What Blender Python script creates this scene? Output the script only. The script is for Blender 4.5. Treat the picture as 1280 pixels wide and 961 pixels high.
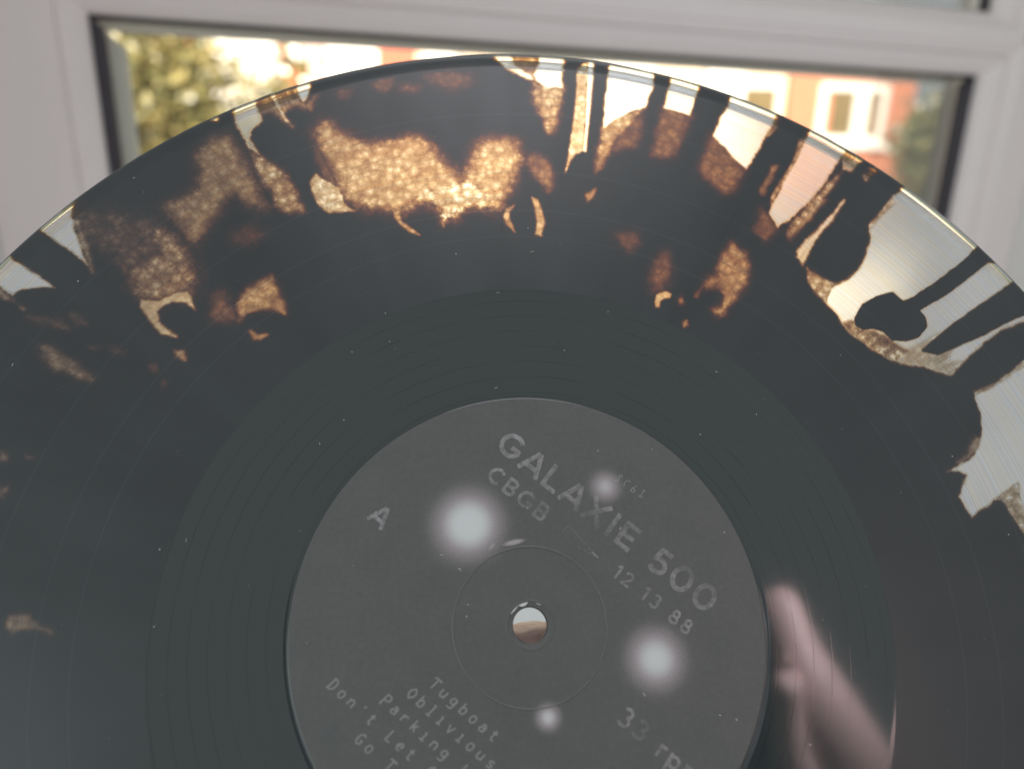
import bpy, bmesh, math, random
import numpy as np
from mathutils import Matrix, Vector

# ---------------------------------------------------------------- scene, camera, light
S = bpy.context.scene
for o in list(bpy.data.objects): bpy.data.objects.remove(o)
COL = S.collection
# axes of the phone camera written in the room's frame (x along the window, y out of the window, z up)
CAM_RIGHT = Vector((0.9461436, -0.3229495, 0.0227125))
CAM_UP = Vector((0.0781845, 0.2960079, 0.9519803))
CAM_FWD = Vector((0.3141647, 0.8989343, -0.3053157))
CAM = Vector((0, 0, 1.1))
cd = bpy.data.cameras.new('camera'); cam = bpy.data.objects.new('camera', cd); COL.objects.link(cam)
cam.matrix_world = Matrix(((CAM_RIGHT.x, CAM_UP.x, -CAM_FWD.x, CAM.x), (CAM_RIGHT.y, CAM_UP.y, -CAM_FWD.y, CAM.y),
                           (CAM_RIGHT.z, CAM_UP.z, -CAM_FWD.z, CAM.z), (0, 0, 0, 1)))
cd.sensor_width = 36; cd.lens = 930 / 1280 * 36; cd.clip_start = 0.01; cd.clip_end = 400
cd.dof.use_dof = True; cd.dof.focus_distance = 0.173; cd.dof.aperture_fstop = 7.6; cd.dof.aperture_blades = 0
S.camera = cam
def cam_pt(x, y, z):            # millimetres in the camera's frame -> room
    return CAM + (CAM_RIGHT * x + CAM_UP * y + CAM_FWD * z) * 0.001

W = bpy.data.worlds.new('World'); S.world = W; W.use_nodes = True
bgn = W.node_tree.nodes['Background']
bgn.inputs[0].default_value = (0.955, 0.985, 1.0, 1); bgn.inputs[1].default_value = 0.53

STREET = math.radians(-12)      # the street runs turned by 12 degrees against the window
def street(s, d, z): 
    c, n = math.cos(STREET), math.sin(STREET)
    return Vector((s * c - d * n, s * n + d * c, z))
def aim(o, target): o.rotation_euler = (Vector(target) - o.location).to_track_quat('-Z', 'Y').to_euler()
def lamp(name, kind, loc, target, power, color, **kw):
    l = bpy.data.lights.new(name, kind); l.energy = power; l.color = color
    for k, v in kw.items(): setattr(l, k, v)
    o = bpy.data.objects.new(name, l); COL.objects.link(o); o.location = loc; aim(o, target); return o
# afternoon sun on the houses over the road
lamp('daylight_lamp', 'AREA', street(3, 2.0, 8.5), street(3, 18, 8.5), 15500, (1.0, 0.86, 0.70), shape='DISK', size=3.0)
# unseen spot added to brighten the hand that holds the phone
lamp('hand_fill_spot', 'SPOT', cam_pt(330, 170, 330), cam_pt(126, 0, 14), 106, (0.97, 0.94, 1.0), spot_size=math.radians(22), spot_blend=1.0, shadow_soft_size=0.05)
# unseen area lamps added overhead and at left for soft gradients in the grooves
lamp('overhead_fill', 'AREA', (0.08, 0.10, 2.35), (0.08, 0.10, 0), 5.0, (0.98, 0.95, 1.0), shape='DISK', size=0.7)
lamp('left_fill', 'AREA', (-1.55, -0.75, 1.45), (0.0, 0.15, 1.0), 6.0, (0.78, 1.0, 0.98), shape='RECTANGLE', size=0.9, size_y=0.9)

S.render.engine = 'CYCLES'
S.cycles.samples = 256; S.cycles.use_denoising = True
S.cycles.max_bounces = 10; S.cycles.transmission_bounces = 8; S.cycles.transparent_max_bounces = 12
S.cycles.sample_clamp_indirect = 8
S.render.resolution_x = 1024; S.render.resolution_y = 768
S.view_settings.view_transform = 'Standard'; S.view_settings.look = 'None'
S.view_settings.exposure = 0.0; S.view_settings.gamma = 1.0

random.seed(7); RNG = np.random.default_rng(11)

# ---------------------------------------------------------------- helpers
class NT:
    def __init__(s, name):
        s.m = bpy.data.materials.new(name); s.m.use_nodes = True; s.t = s.m.node_tree; s.t.nodes.clear()
        s.out = s.t.nodes.new('ShaderNodeOutputMaterial')
    def n(s, kind, ins=None, **props):
        nd = s.t.nodes.new('ShaderNode' + kind)
        for k, v in props.items(): setattr(nd, k, v)
        for k, v in (ins or {}).items(): s.set(nd, k, v)
        return nd
    def set(s, nd, k, v):
        sock = nd.inputs[k]
        if isinstance(v, bpy.types.NodeSocket): s.t.links.new(v, sock)
        elif isinstance(v, bpy.types.Node): s.t.links.new(v.outputs[0], sock)
        else: sock.default_value = v
    def math(s, op, a, b=None, c=None, clamp=False):
        nd = s.n('Math', operation=op, use_clamp=clamp); s.set(nd, 0, a)
        if b is not None: s.set(nd, 1, b)
        if c is not None: s.set(nd, 2, c)
        return nd.outputs[0]
    def attr(s, name): return s.n('Attribute', attribute_name=name).outputs['Fac']
    def mixc(s, f, a, b):
        nd = s.n('Mix', data_type='RGBA'); s.set(nd, 0, f); s.set(nd, 6, a); s.set(nd, 7, b); return nd.outputs[2]
    def smooth(s, v, lo, hi, a=0.0, b=1.0):
        nd = s.n('MapRange', interpolation_type='SMOOTHSTEP'); s.set(nd, 0, v)
        for i, x in zip((1, 2, 3, 4), (lo, hi, a, b)): s.set(nd, i, x)
        return nd.outputs[0]
    def noise(s, vec, scale, detail=2.0, rough=0.5):
        return s.n('TexNoise', {'Vector': vec, 'Scale': scale, 'Detail': detail, 'Roughness': rough}).outputs['Fac']
    def done(s, shader): s.t.links.new(shader.outputs[0] if isinstance(shader, bpy.types.Node) else shader, s.out.inputs[0]); return s.m

def simple(name, col, rough=0.5, var=0.12, scale=8.0, bump=0.0, spec=0.5, metal=0.0, sss=0.0):
    t = NT(name); tc = t.n('TexCoord').outputs['Object']
    f = t.noise(tc, scale, 4.0, 0.6)
    c = t.mixc(f, tuple(x * (1 - var) for x in col) + (1,), tuple(min(1, x * (1 + var)) for x in col) + (1,))
    p = t.n('BsdfPrincipled', {'Base Color': c, 'Roughness': rough, 'Metallic': metal, 'Specular IOR Level': spec})
    if sss: t.set(p, 'Subsurface Weight', sss); t.set(p, 'Subsurface Radius', (1.0, 0.35, 0.2)); t.set(p, 'Subsurface Scale', 0.003)
    if bump: t.set(p, 'Normal', t.n('Bump', {'Strength': bump, 'Distance': 0.002, 'Height': t.noise(tc, scale * 6, 3.0)}))
    return t.done(p)

def link(name, me, mat=None, parent=None, smooth=False):
    o = bpy.data.objects.new(name, me); COL.objects.link(o)
    if mat: me.materials.append(mat)
    if parent: o.parent = parent
    if smooth: me.polygons.foreach_set('use_smooth', [True] * len(me.polygons))
    return o
def tag(o, label=None, cat=None, group=None, kind=None):
    for k, v in (('label', label), ('category', cat), ('group', group), ('kind', kind)):
        if v: o[k] = v
    return o
def empty(name, loc=(0, 0, 0), mw=None):
    o = bpy.data.objects.new(name, None); COL.objects.link(o); o.empty_display_size = 0.02
    if mw is not None: o.matrix_world = mw
    else: o.location = loc
    return o
def pydata(name, v, f):
    me = bpy.data.meshes.new(name); me.from_pydata([tuple(p) for p in v], [], f); me.update(); return me
def boxes(name, lst, mat, parent=None, bevel=0.0):
    """lst of (x0,x1,y0,y1,z0,z1) -> one mesh"""
    bm = bmesh.new()
    for a in lst:
        r = bmesh.ops.create_cube(bm, size=1)
        for v in r['verts']:
            v.co = Vector((a[0] + (v.co.x + .5) * (a[1] - a[0]), a[2] + (v.co.y + .5) * (a[3] - a[2]), a[4] + (v.co.z + .5) * (a[5] - a[4])))
    if bevel: bmesh.ops.bevel(bm, geom=bm.edges[:], offset=bevel, segments=2, affect='EDGES', profile=0.6)
    me = bpy.data.meshes.new(name); bm.to_mesh(me); bm.free()
    return link(name, me, mat, parent)

# ---------------------------------------------------------------- materials
M = {}
M['upvc'] = simple('white_plastic_frame', (0.90, 0.825, 0.815), 0.38, 0.03, 30, 0.02)
M['plaster'] = simple('white_plaster', (0.80, 0.79, 0.77), 0.8, 0.05, 14, 0.1)
M['gasket'] = simple('dark_rubber', (0.055, 0.048, 0.058), 0.6, 0.2, 40)
M['spacer'] = simple('pale_spacer', (0.86, 0.80, 0.74), 0.5, 0.05, 30)
M['brick'] = simple('warm_red_brick', (0.50, 0.19, 0.11), 0.85, 0.25, 5)
M['redbrick'] = simple('deep_red_brick', (0.48, 0.13, 0.08), 0.85, 0.2, 5)
M['cream'] = simple('cream_render', (0.74, 0.60, 0.46), 0.85, 0.08, 2)
M['white'] = simple('white_paint', (0.82, 0.80, 0.76), 0.6, 0.04, 4)
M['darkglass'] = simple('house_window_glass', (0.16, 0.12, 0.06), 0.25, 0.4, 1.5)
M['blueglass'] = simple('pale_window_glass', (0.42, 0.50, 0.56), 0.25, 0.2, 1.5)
M['slate'] = simple('grey_slate', (0.14, 0.15, 0.19), 0.7, 0.25, 6)
M['ground'] = simple('ground_grass', (0.16, 0.20, 0.07), 0.95, 0.4, 1.5)
M['paving'] = simple('pale_concrete', (0.52, 0.47, 0.40), 0.9, 0.15, 1.2)
M['asphalt'] = simple('asphalt', (0.09, 0.09, 0.095), 0.9, 0.2, 3)
M['bark'] = simple('bark', (0.14, 0.10, 0.06), 0.9, 0.3, 12)
M['skin'] = simple('skin', (0.58, 0.40, 0.37), 0.5, 0.10, 60, 0.25, sss=0.15)
M['nail'] = simple('fingernail', (0.74, 0.50, 0.46), 0.5, 0.05, 60)
M['phone'] = simple('phone_shell', (0.02, 0.022, 0.025), 0.35, 0.1, 20)
M['lens'] = simple('lens_glass', (0.005, 0.006, 0.01), 0.05, 0.1, 20)
M['sleeve'] = simple('sleeve_cloth', (0.03, 0.035, 0.045), 0.95, 0.25, 200, 0.6)
M['dust'] = simple('dust_lint', (0.85, 0.84, 0.82), 0.8, 0.05, 20)
M['paper'] = simple('torn_paper', (0.55, 0.54, 0.53), 0.9, 0.1, 900)

def leaf_mat(name, c1, c2):
    t = NT(name); oi = t.n('TexCoord').outputs['Object']
    c = t.mixc(t.smooth(t.noise(oi, 3.5, 3.0, 0.7), 0.35, 0.65), c1 + (1,), c2 + (1,))
    d = t.n('BsdfDiffuse', {'Color': c}); tr = t.n('BsdfTranslucent', {'Color': c}); g = t.n('BsdfGlossy', {'Color': (1, 1, 1, 1), 'Roughness': 0.35})
    a = t.n('MixShader', {0: 0.35, 1: d.outputs[0], 2: tr.outputs[0]})
    return t.done(t.n('MixShader', {0: 0.05, 1: a.outputs[0], 2: g.outputs[0]}))
M['leaf_gold'] = leaf_mat('hedge_leaves', (0.07, 0.085, 0.03), (0.32, 0.26, 0.10))
M['leaf_green'] = leaf_mat('tree_leaves', (0.06, 0.08, 0.03), (0.24, 0.22, 0.09))

def glass_mat():
    t = NT('window_glass')
    fr = t.n('Fresnel', {'IOR': 1.45})
    tr = t.n('BsdfTransparent', {'Color': (0.96, 0.98, 0.97, 1)}); g = t.n('BsdfGlossy', {'Roughness': 0.0})
    return t.done(t.n('MixShader', {0: t.math('MULTIPLY', fr.outputs[0], 0.6), 1: tr.outputs[0], 2: g.outputs[0]}))
M['glass'] = glass_mat()

# record coordinates in millimetres, from the mesh's own local position
def rec_coords(t):
    tc = t.n('TexCoord').outputs['Object']
    mm = t.n('VectorMath', {0: tc, 'Scale': 1000.0}, operation='SCALE').outputs[0]
    sep = t.n('SeparateXYZ', {0: mm})
    x, y = sep.outputs[0], sep.outputs[1]
    r = t.math('SQRT', t.math('ADD', t.math('MULTIPLY', x, x), t.math('MULTIPLY', y, y)))
    th = t.math('ARCTAN2', y, x)
    flat = t.n('CombineXYZ', {0: x, 1: y, 2: 0.0}).outputs[0]
    return flat, x, y, r, th

GAPS = (93.0, 100.6, 112.5, 130.3)         # the wider grooves between the songs
def vinyl_mat(name, grooved=True, under=False):
    """clear vinyl with smoky black pigment pressed into it; attribute pig = optical depth"""
    t = NT(name); flat, x, y, r, th = rec_coords(t)
    w1 = t.n('CombineXYZ', {0: t.math('MULTIPLY', r, 1.0), 1: 0.0, 2: 0.0}).outputs[0]
    groove = t.noise(w1, 2.6, 3.0, 0.75)
    fine = t.noise(w1, 5.5, 1.0, 0.5)
    wide = t.noise(w1, 0.55, 2.0, 0.6)
    fr = t.n('Fresnel', {'IOR': 1.52})
    bh = t.math('ADD', t.math('MULTIPLY', groove, 0.6), t.math('MULTIPLY', fine, 0.4))
    nb = t.n('Bump', {'Strength': 0.30 if grooved else 0.05, 'Distance': 0.00006, 'Height': bh}).outputs[0]
    if under:
        T = (1, 1, 1, 1); rough = 0.10; dif = (0, 0, 0, 1); refl_r = 0.2
        refr = t.n('BsdfRefraction', {'Color': T, 'Roughness': rough, 'IOR': 1.5})
        gl = t.n('BsdfGlossy', {'Roughness': refl_r})
        return t.done(t.n('MixShader', {0: fr.outputs[0], 1: refr.outputs[0], 2: gl.outputs[0]}))
    pig, crk, stk = t.attr('pig'), t.attr('crk'), t.attr('stk')
    warp = t.n('TexNoise', {'Vector': flat, 'Scale': 0.9, 'Detail': 2.0}).outputs['Color']
    wv = t.n('VectorMath', {0: flat, 1: t.n('VectorMath', {0: warp, 'Scale': 0.9}, operation='SCALE').outputs[0]}, operation='ADD').outputs[0]
    vor = t.n('TexVoronoi', {'Vector': wv, 'Scale': 0.48, 'Randomness': 1.0}, feature='F1').outputs['Distance']
    vor2 = t.n('TexVoronoi', {'Vector': wv, 'Scale': 1.5}, feature='F1').outputs['Distance']
    nz = t.noise(flat, 1.1, 4.0, 0.65); nlow = t.noise(flat, 0.22, 3.0, 0.6)
    sv = t.n('CombineXYZ', {0: t.math('MULTIPLY', th, 110.0), 1: t.math('MULTIPLY', r, 0.06), 2: 0.0}).outputs[0]
    sn = t.noise(sv, 1.0, 3.0, 0.6)
    cell = t.math('ADD', t.math('MULTIPLY', t.math('SUBTRACT', vor, 0.42), 2.2), t.math('MULTIPLY', t.math('SUBTRACT', vor2, 0.42), 0.9))
    cell = t.math('ADD', cell, t.math('MULTIPLY', t.math('SUBTRACT', nz, 0.5), 1.2))
    cell = t.math('ADD', cell, t.math('MULTIPLY', t.math('SUBTRACT', nlow, 0.5), 1.3))
    mod = t.math('MULTIPLY', crk, cell)
    mod = t.math('ADD', mod, t.math('MULTIPLY', stk, t.math('MULTIPLY', t.math('SUBTRACT', sn, 0.5), 3.0)))
    D = t.math('MAXIMUM', t.math('ADD', pig, t.math('MULTIPLY', mod, t.math('MINIMUM', pig, 1.5))), t.math('MULTIPLY', pig, 0.15))
    # light and dark groove lines against the light are put into the colour
    ch = [t.math('EXPONENT', t.math('MULTIPLY', D, -k)) for k in (0.72, 1.10, 1.86)]
    T = t.n('CombineColor', {0: ch[0], 1: ch[1], 2: ch[2]}).outputs[0]
    # colour bands the grooves would fan out of white light, put into the tint
    hue = t.mixc(t.smooth(wide, 0.36, 0.64), (1.0, 0.95, 0.84, 1), (0.88, 0.92, 1.0, 1))
    groove_lines = t.math('SUBTRACT', 1.1, t.math('MULTIPLY', t.math('ADD', t.smooth(groove, 0.42, 0.68), t.math('MULTIPLY', fine, 0.7)), 0.46 if grooved else 0.12))
    hue = t.n('VectorMath', {0: hue, 'Scale': groove_lines}, operation='SCALE').outputs[0]
    T = t.n('Mix', {0: 1.0, 6: T, 7: hue}, data_type='RGBA', blend_type='MULTIPLY').outputs[2]
    rough = t.math('ADD', 0.24 if grooved else 0.03, t.math('MULTIPLY', t.smooth(pig, 0.1, 1.0), 0.2))
    refr = t.n('BsdfRefraction', {'Color': T, 'Roughness': rough, 'IOR': 1.5, 'Normal': nb})
    refr = t.n('MixShader', {0: t.smooth(pig, 0.1, 0.9, 0.36, 0.12) if grooved else 0.06, 1: refr.outputs[0], 2: t.n('BsdfTranslucent', {'Color': T}).outputs[0]})
    smear = t.noise(t.n('CombineXYZ', {0: t.math('MULTIPLY', th, 7.0), 1: t.math('MULTIPLY', r, 0.012), 2: 0.0}).outputs[0], 1.0, 3.0, 0.55)
    smudge = t.noise(flat, 0.035, 4.0, 0.6)
    gl = t.n('BsdfGlossy', {'Roughness': t.math('ADD', 0.20, t.math('MULTIPLY', smear, 0.24)), 'Normal': nb})
    a = t.n('MixShader', {0: fr.outputs[0], 1: refr.outputs[0], 2: gl.outputs[0]})
    gap = None
    for g in GAPS:
        c = t.math('COMPARE', r, g + 0.0, 0.11); gap = c if gap is None else t.math('ADD', gap, c)
    k = t.math('SUBTRACT', 1.0, ch[0], clamp=True)
    kk = t.math('ADD', t.math('MULTIPLY', k, 1.0), t.math('MULTIPLY', t.math('SUBTRACT', 1.0, k), 4.0 if grooved else 0.3))
    dv = t.math('MULTIPLY', kk, t.math('MULTIPLY', t.math('ADD', 0.040, t.math('MULTIPLY', gap, 0.016)), t.math('ADD', 0.62, t.math('ADD', t.math('MULTIPLY', groove, 0.2), t.math('ADD', t.math('MULTIPLY', smear, 0.34), t.math('MULTIPLY', smudge, 0.26))))))
    dif = t.n('BsdfDiffuse', {'Color': t.n('CombineColor', {0: t.math('MULTIPLY', dv, 0.86), 1: dv, 2: t.math('MULTIPLY', dv, 1.05)}).outputs[0]})
    return t.done(t.n('AddShader', {0: a.outputs[0], 1: dif.outputs[0]}))
M['vinyl'] = vinyl_mat('splatter_vinyl_grooves'); M['vinyl_rim'] = vinyl_mat('splatter_vinyl_rim', False)
M['vinyl_under'] = vinyl_mat('clear_vinyl_underside', under=True)

def wax_mat():
    t = NT('black_vinyl_dead_wax'); flat, x, y, r, th = rec_coords(t)
    # the run-out groove spirals in, one turn every few millimetres
    sp = t.math('FRACT', t.math('DIVIDE', t.math('ADD', r, t.math('MULTIPLY', th, 0.62)), 3.9))
    line = t.smooth(t.math('ABSOLUTE', t.math('SUBTRACT', sp, 0.5)), 0.012, 0.03, 1.0, 0.0)
    nz = t.noise(flat, 0.25, 3.0)
    line = t.math('MULTIPLY', line, t.smooth(t.noise(flat, 0.05, 2.0), 0.35, 0.62, 0.1, 0.6))
    bmp = t.n('Bump', {'Strength': 0.04, 'Distance': 0.0001, 'Height': line}, invert=True).outputs[0]
    p = t.n('BsdfPrincipled', {'Base Color': t.mixc(line, (0.030, 0.039, 0.040, 1), (0.006, 0.008, 0.009, 1)), 'IOR': 1.62,
        'Roughness': t.math('ADD', 0.06, t.math('MULTIPLY', nz, 0.05)), 'Normal': bmp})
    return t.done(p)
M['wax'] = wax_mat()

def label_mat():
    t = NT('printed_label'); flat, x, y, r, th = rec_coords(t)
    grain = t.noise(flat, 5.0, 2.0, 0.6); blot = t.noise(flat, 0.9, 3.0, 0.6); low = t.noise(flat, 0.12, 2.0); speck = t.noise(flat, 2.2, 2.0, 0.7)
    base = t.mixc(low, (0.088, 0.092, 0.090, 1), (0.112, 0.112, 0.108, 1))
    fib = t.noise(flat, 9.0, 2.0, 0.7)
    base = t.n('VectorMath', {0: base, 'Scale': t.math('ADD', 0.66, t.math('ADD', t.math('MULTIPLY', fib, 0.34), t.math('MULTIPLY', blot, 0.34)))}, operation='SCALE').outputs[0]
    ink = t.smooth(t.math('ADD', t.attr('ink'), t.math('MULTIPLY', t.math('SUBTRACT', grain, 0.5), 0.25)), -0.10, 0.08, 1.0, 0.0)
    worn = t.smooth(blot, 0.30, 0.62, 0.35, 1.0)
    holes = t.smooth(speck, 0.60, 0.68, 1.0, 0.35)
    inkf = t.math('MULTIPLY', ink, t.math('MULTIPLY', t.math('MULTIPLY', worn, holes), t.attr('inkamt')))
    thin = t.math('MULTIPLY', t.smooth(t.attr('thin'), -0.08, 0.08, 1.0, 0.0), 0.42)
    c = t.mixc(inkf, base, (0.42, 0.40, 0.41, 1)); c = t.mixc(thin, c, (0.44, 0.43, 0.425, 1))
    # photograph of stage lights printed on the paper: pale soft-edged spots with print grain
    gl = t.math('ADD', t.attr('spot'), t.math('MULTIPLY', t.math('SUBTRACT', grain, 0.5), 0.75))
    gm = t.math('MULTIPLY', t.smooth(t.attr('spot'), 0.0, 0.3), t.smooth(gl, -0.05, 1.1))
    c = t.mixc(gm, c, t.mixc(t.smooth(t.attr('spot'), 0.45, 0.95), (0.50, 0.44, 0.46, 1), (0.58, 0.60, 0.60, 1)))
    p = t.n('BsdfPrincipled', {'Base Color': c, 'Roughness': 0.55, 'Specular IOR Level': 0.35,
        'Normal': t.n('Bump', {'Strength': 0.12, 'Distance': 0.00005, 'Height': grain}).outputs[0]})
    return t.done(p)
M['label'] = label_mat()

# ---------------------------------------------------------------- ground, road and houses outside
g = 60
def sheet(name, s0, s1, d0, d1, z, mat):
    me = pydata(name, [street(s0, d0, z), street(s1, d0, z), street(s1, d1, z), street(s0, d1, z)], [(0, 1, 2, 3)])
    return tag(link(name, me, mat), kind='structure')
sheet('ground', -150, 150, 2.0, 260, -0.004, M['ground'])
sheet('pavement', -60, 60, 3.2, 7.5, 0.004, M['paving'])
sheet('road', -60, 60, 7.5, 12.6, 0.0, M['asphalt'])
sheet('driveway', -9, 16, 12.6, 18.2, 0.006, M['paving'])

def house(name, label, s0, s1, d, h, wallmat, depth=8.0):
    t = empty(name, street((s0 + s1) / 2, d, 0)); t.rotation_euler = (0, 0, STREET)
    hw = (s1 - s0) / 2
    boxes('wall', [(-hw, hw, 0, depth, -0.2, h)], wallmat, t)
    me = pydata('roof', [(-hw - .0, -.45, h - .12), (hw + .0, -.45, h - .12), (hw, depth / 2, h + 1.0), (-hw, depth / 2, h + 1.0), (-hw, depth + .45, h - .12), (hw, depth + .45, h - .12)],
                [(0, 1, 2, 3), (3, 2, 5, 4), (0, 3, 4), (1, 5, 2), (0, 4, 5, 1)])
    link('roof', me, M['slate'], t)
    tag(t, label, 'house'); t['mid'] = (s0 + s1) / 2
    return t
def window_on(t, s0, s1, z0, z1, panes, mat, fw=0.16, sill=True, name='window', frame=None):
    """white frame standing proud of the wall with panes set back in it"""
    m = t['mid']; a, b = s0 - m, s1 - m
    fr = boxes(name, [(a - fw, b + fw, -.10, .02, z1, z1 + fw), (a - fw, b + fw, -.10, .02, z0 - fw, z0), (a - fw, a, -.10, .02, z0, z1), (b, b + fw, -.10, .02, z0, z1)] +
               [(p[1], q[0], -.09, .02, z0, z1) for p, q in zip([(0, x1 - m) for x0, x1 in panes[:-1]], [(x0 - m, 0) for x0, x1 in panes[1:]])], frame or M['white'], t)
    for x0, x1 in panes: boxes('pane', [(x0 - m, x1 - m, -.03, -.01, z0, z1)], mat, fr)
    if sill: boxes('sill', [(a - fw - .1, b + fw + .1, -.26, -.105, z0 - fw - .14, z0 - fw + .02)], M['white'], fr)
    return fr
A = house('brick_house', 'sunlit red brick house with white porch panels beyond the hedge', -5.2, -0.02, 18.0, 3.75, M['redbrick'])
m = A['mid']
boxes('porch_panel', [(-4.6 - m, -2.95 - m, -.35, -.02, 0, 3.25)], M['white'], A)
boxes('drain_pipe', [(-2.30 - m, -2.06 - m, -.22, -.02, 0, 3.6)], simple('pink_grey_pipe', (0.60, 0.45, 0.42), .6), A)
window_on(A, -2.74, -2.44, 2.72, 3.05, [(-2.74, -2.44)], M['white'], .06, False, 'small_window')
boxes('garage_door', [(-1.98 - m, -.86 - m, -.16, -.02, 0, 3.2)], M['white'], A)
window_on(A, -1.62, -1.12, 2.40, 2.84, [(-1.62, -1.12)], M['blueglass'], .10, False)
boxes('lintel_band', [(-5.2 - m, -.02 - m, -.14, -.02, 3.28, 3.56)], M['cream'], A)
Bh = house('cream_house', 'cream rendered house with white garage doors, between the two brick houses', 0.0, 8.68, 18.05, 3.8, M['cream'])
m = Bh['mid']
for a, b in ((0.15, 0.85), (1.9, 3.6), (3.75, 5.4)):
    gd = boxes('garage_door', [(a - m, b - m, -.12, -.02, 0, 3.02 if a > 1 else 3.2)], M['white'], Bh)
boxes('drain_pipe', [(.93 - m, 1.10 - m, -.22, -.02, 0, 3.65)], simple('pale_pink_pipe', (0.58, 0.45, 0.42), .6), Bh)
boxes('porch_box', [(6.55 - m, 7.45 - m, -.5, -.02, 0, 2.86)], M['white'], Bh)
window_on(Bh, 7.56, 8.45, 1.3, 2.52, [(7.56, 8.45)], M['darkglass'], .07)
Ch = house('brick_house', 'peach brick house with a white two-pane window, next to the right-hand tree', 8.72, 11.9, 17.9, 3.6, M['brick'])
window_on(Ch, 9.62, 11.02, 1.50, 2.52, [(9.80, 10.36), (10.70, 10.98)], M['darkglass'], .15)
Dh = house('far_brick_house', 'far house with blue-grey slate roof behind the right-hand tree', 11.95, 17.0, 23.0, 2.1, M['brick'])

gw = boxes('backing_wall', [(-2.6, 2.6, 0, .22, 0, 1.75), (-2.66, 2.66, -.04, .26, 1.752, 1.82)], M['white'])  # added wall, keeps the red brick from tinting the gold vinyl
gw.location = street(0.2, 16.6, 0); gw.rotation_euler = (0, 0, STREET)
tag(gw, 'low white wall added in front of the houses as pale backing for the gold vinyl', 'garden wall')

def tree(name, label, cat, base, h, rx, rz, zc, n, leaf, mat, seed, lumps=26, trunk_r=.09):
    rg = np.random.default_rng(seed)
    t = empty(name, base)
    # trunk with limbs
    v, f = [], []
    def limb(p0, p1, r0, r1, k=7):
        ax = (p1 - p0).normalized(); u = ax.orthogonal().normalized(); w = ax.cross(u); b0 = len(v)
        for p, rr in ((p0, r0), (p0.lerp(p1, .5) + u * .04, (r0 + r1) / 2), (p1, r1)):
            for i in range(k): a = 2 * math.pi * i / k; v.append(p + (u * math.cos(a) + w * math.sin(a)) * rr)
        for s in range(2):
            for i in range(k): f.append((b0 + s * k + i, b0 + s * k + (i + 1) % k, b0 + (s + 1) * k + (i + 1) % k, b0 + (s + 1) * k + i))
    limb(Vector((0, 0, -.05)), Vector((.05, 0, zc)), trunk_r, trunk_r * .55)
    for i in range(7):
        a = rg.uniform(0, 6.28); limb(Vector((.02, 0, zc * rg.uniform(.35, .95))), Vector((math.cos(a) * rx * .7, math.sin(a) * rx * .7, zc + rg.uniform(-.4, .7) * rz)), trunk_r * .4, .012)
    link('trunk', pydata('trunk', v, f), M['bark'], t, True)
    # leaf clumps spread through the crown
    cen = rg.normal(size=(lumps, 3)); cen /= np.linalg.norm(cen, axis=1)[:, None]; cen *= rg.uniform(.35, 1, (lumps, 1))
    cen = cen * np.array([rx, rx, rz]) * .82 + np.array([0, 0, zc])
    idx = rg.integers(0, lumps, n); P = cen[idx] + rg.normal(size=(n, 3)) * np.array([rx, rx, rz]) * .17
    P[:, 2] = np.maximum(P[:, 2], .05)
    d1 = rg.normal(size=(n, 3)); d1 /= np.linalg.norm(d1, axis=1)[:, None]; d2 = np.cross(d1, rg.normal(size=(n, 3))); d2 /= np.linalg.norm(d2, axis=1)[:, None]
    L = leaf * rg.uniform(.6, 1.3, (n, 1))
    V = np.stack([P - d1 * L, P + d2 * L * .45, P + d1 * L, P - d2 * L * .45], 1).reshape(-1, 3)
    F = np.arange(n * 4).reshape(-1, 4)
    me = bpy.data.meshes.new('crown'); me.from_pydata(V.tolist(), [], F.tolist()); me.update()
    link('crown', me, mat, t)
    return tag(t, label, cat)
tree('garden_shrub', 'tall golden-green shrub outside the left pane', 'shrub', street(-2.55, 8.3, 0), 3.0, 1.05, 1.3, 1.35, 5200, .075, M['leaf_gold'], 3, 40)
tree('garden_shrub', 'lower golden-green shrub beside the tall one, in front of the white porch', 'shrub', street(-1.35, 7.9, 0), 2.0, .72, 1.05, .95, 3000, .07, M['leaf_gold'], 5, 24)
tree('garden_tree', 'small loose green tree before the brick house, by the right pane edge', 'tree', street(9.3, 12.9, 0), 2.6, .95, 1.15, 1.15, 2600, .09, M['leaf_green'], 9, 26)

# ---------------------------------------------------------------- window wall
GX0, GX1, GZ0, GZ1, GY = -0.0908, 0.6852, CAM.z - 0.62, CAM.z + 0.0757, 0.600
wt = empty('window', ((GX0 + GX1) / 2, GY, GZ0 - 0.07))
tag(wt, 'white plastic window with dark gasket behind the held-up record', 'window')
woff = Vector(wt.location)
def frame_sides(names, rect, prof, mat, parent, off, cap=False):
    """sweep a closed profile [(outward, y)] round a rectangle with mitred corners; one mesh per side"""
    x0, x1, z0, z1 = rect; res = []
    def corner(i, d): return ((x0 - d, z0 - d), (x1 + d, z0 - d), (x1 + d, z1 + d), (x0 - d, z1 + d))[i]
    for k, nm in enumerate(names):
        if nm is None: continue
        v, f = [], []; n = len(prof)
        for c in (k, (k + 1) % 4):
            for d, yy in prof: X, Z = corner(c, d); v.append((X - off.x, yy - off.y, Z - off.z))
        for i in range(n): f.append((i, (i + 1) % n, n + (i + 1) % n, n + i))
        f.append(tuple(range(n - 1, -1, -1))); f.append(tuple(range(n, 2 * n)))
        me = pydata(nm, v, f); bm = bmesh.new(); bm.from_mesh(me); bmesh.ops.recalc_face_normals(bm, faces=bm.faces[:]); bm.to_mesh(me); bm.free()
        res.append(link(nm, me, mat, parent))
    return res
rect = (GX0, GX1, GZ0, GZ1)
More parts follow.
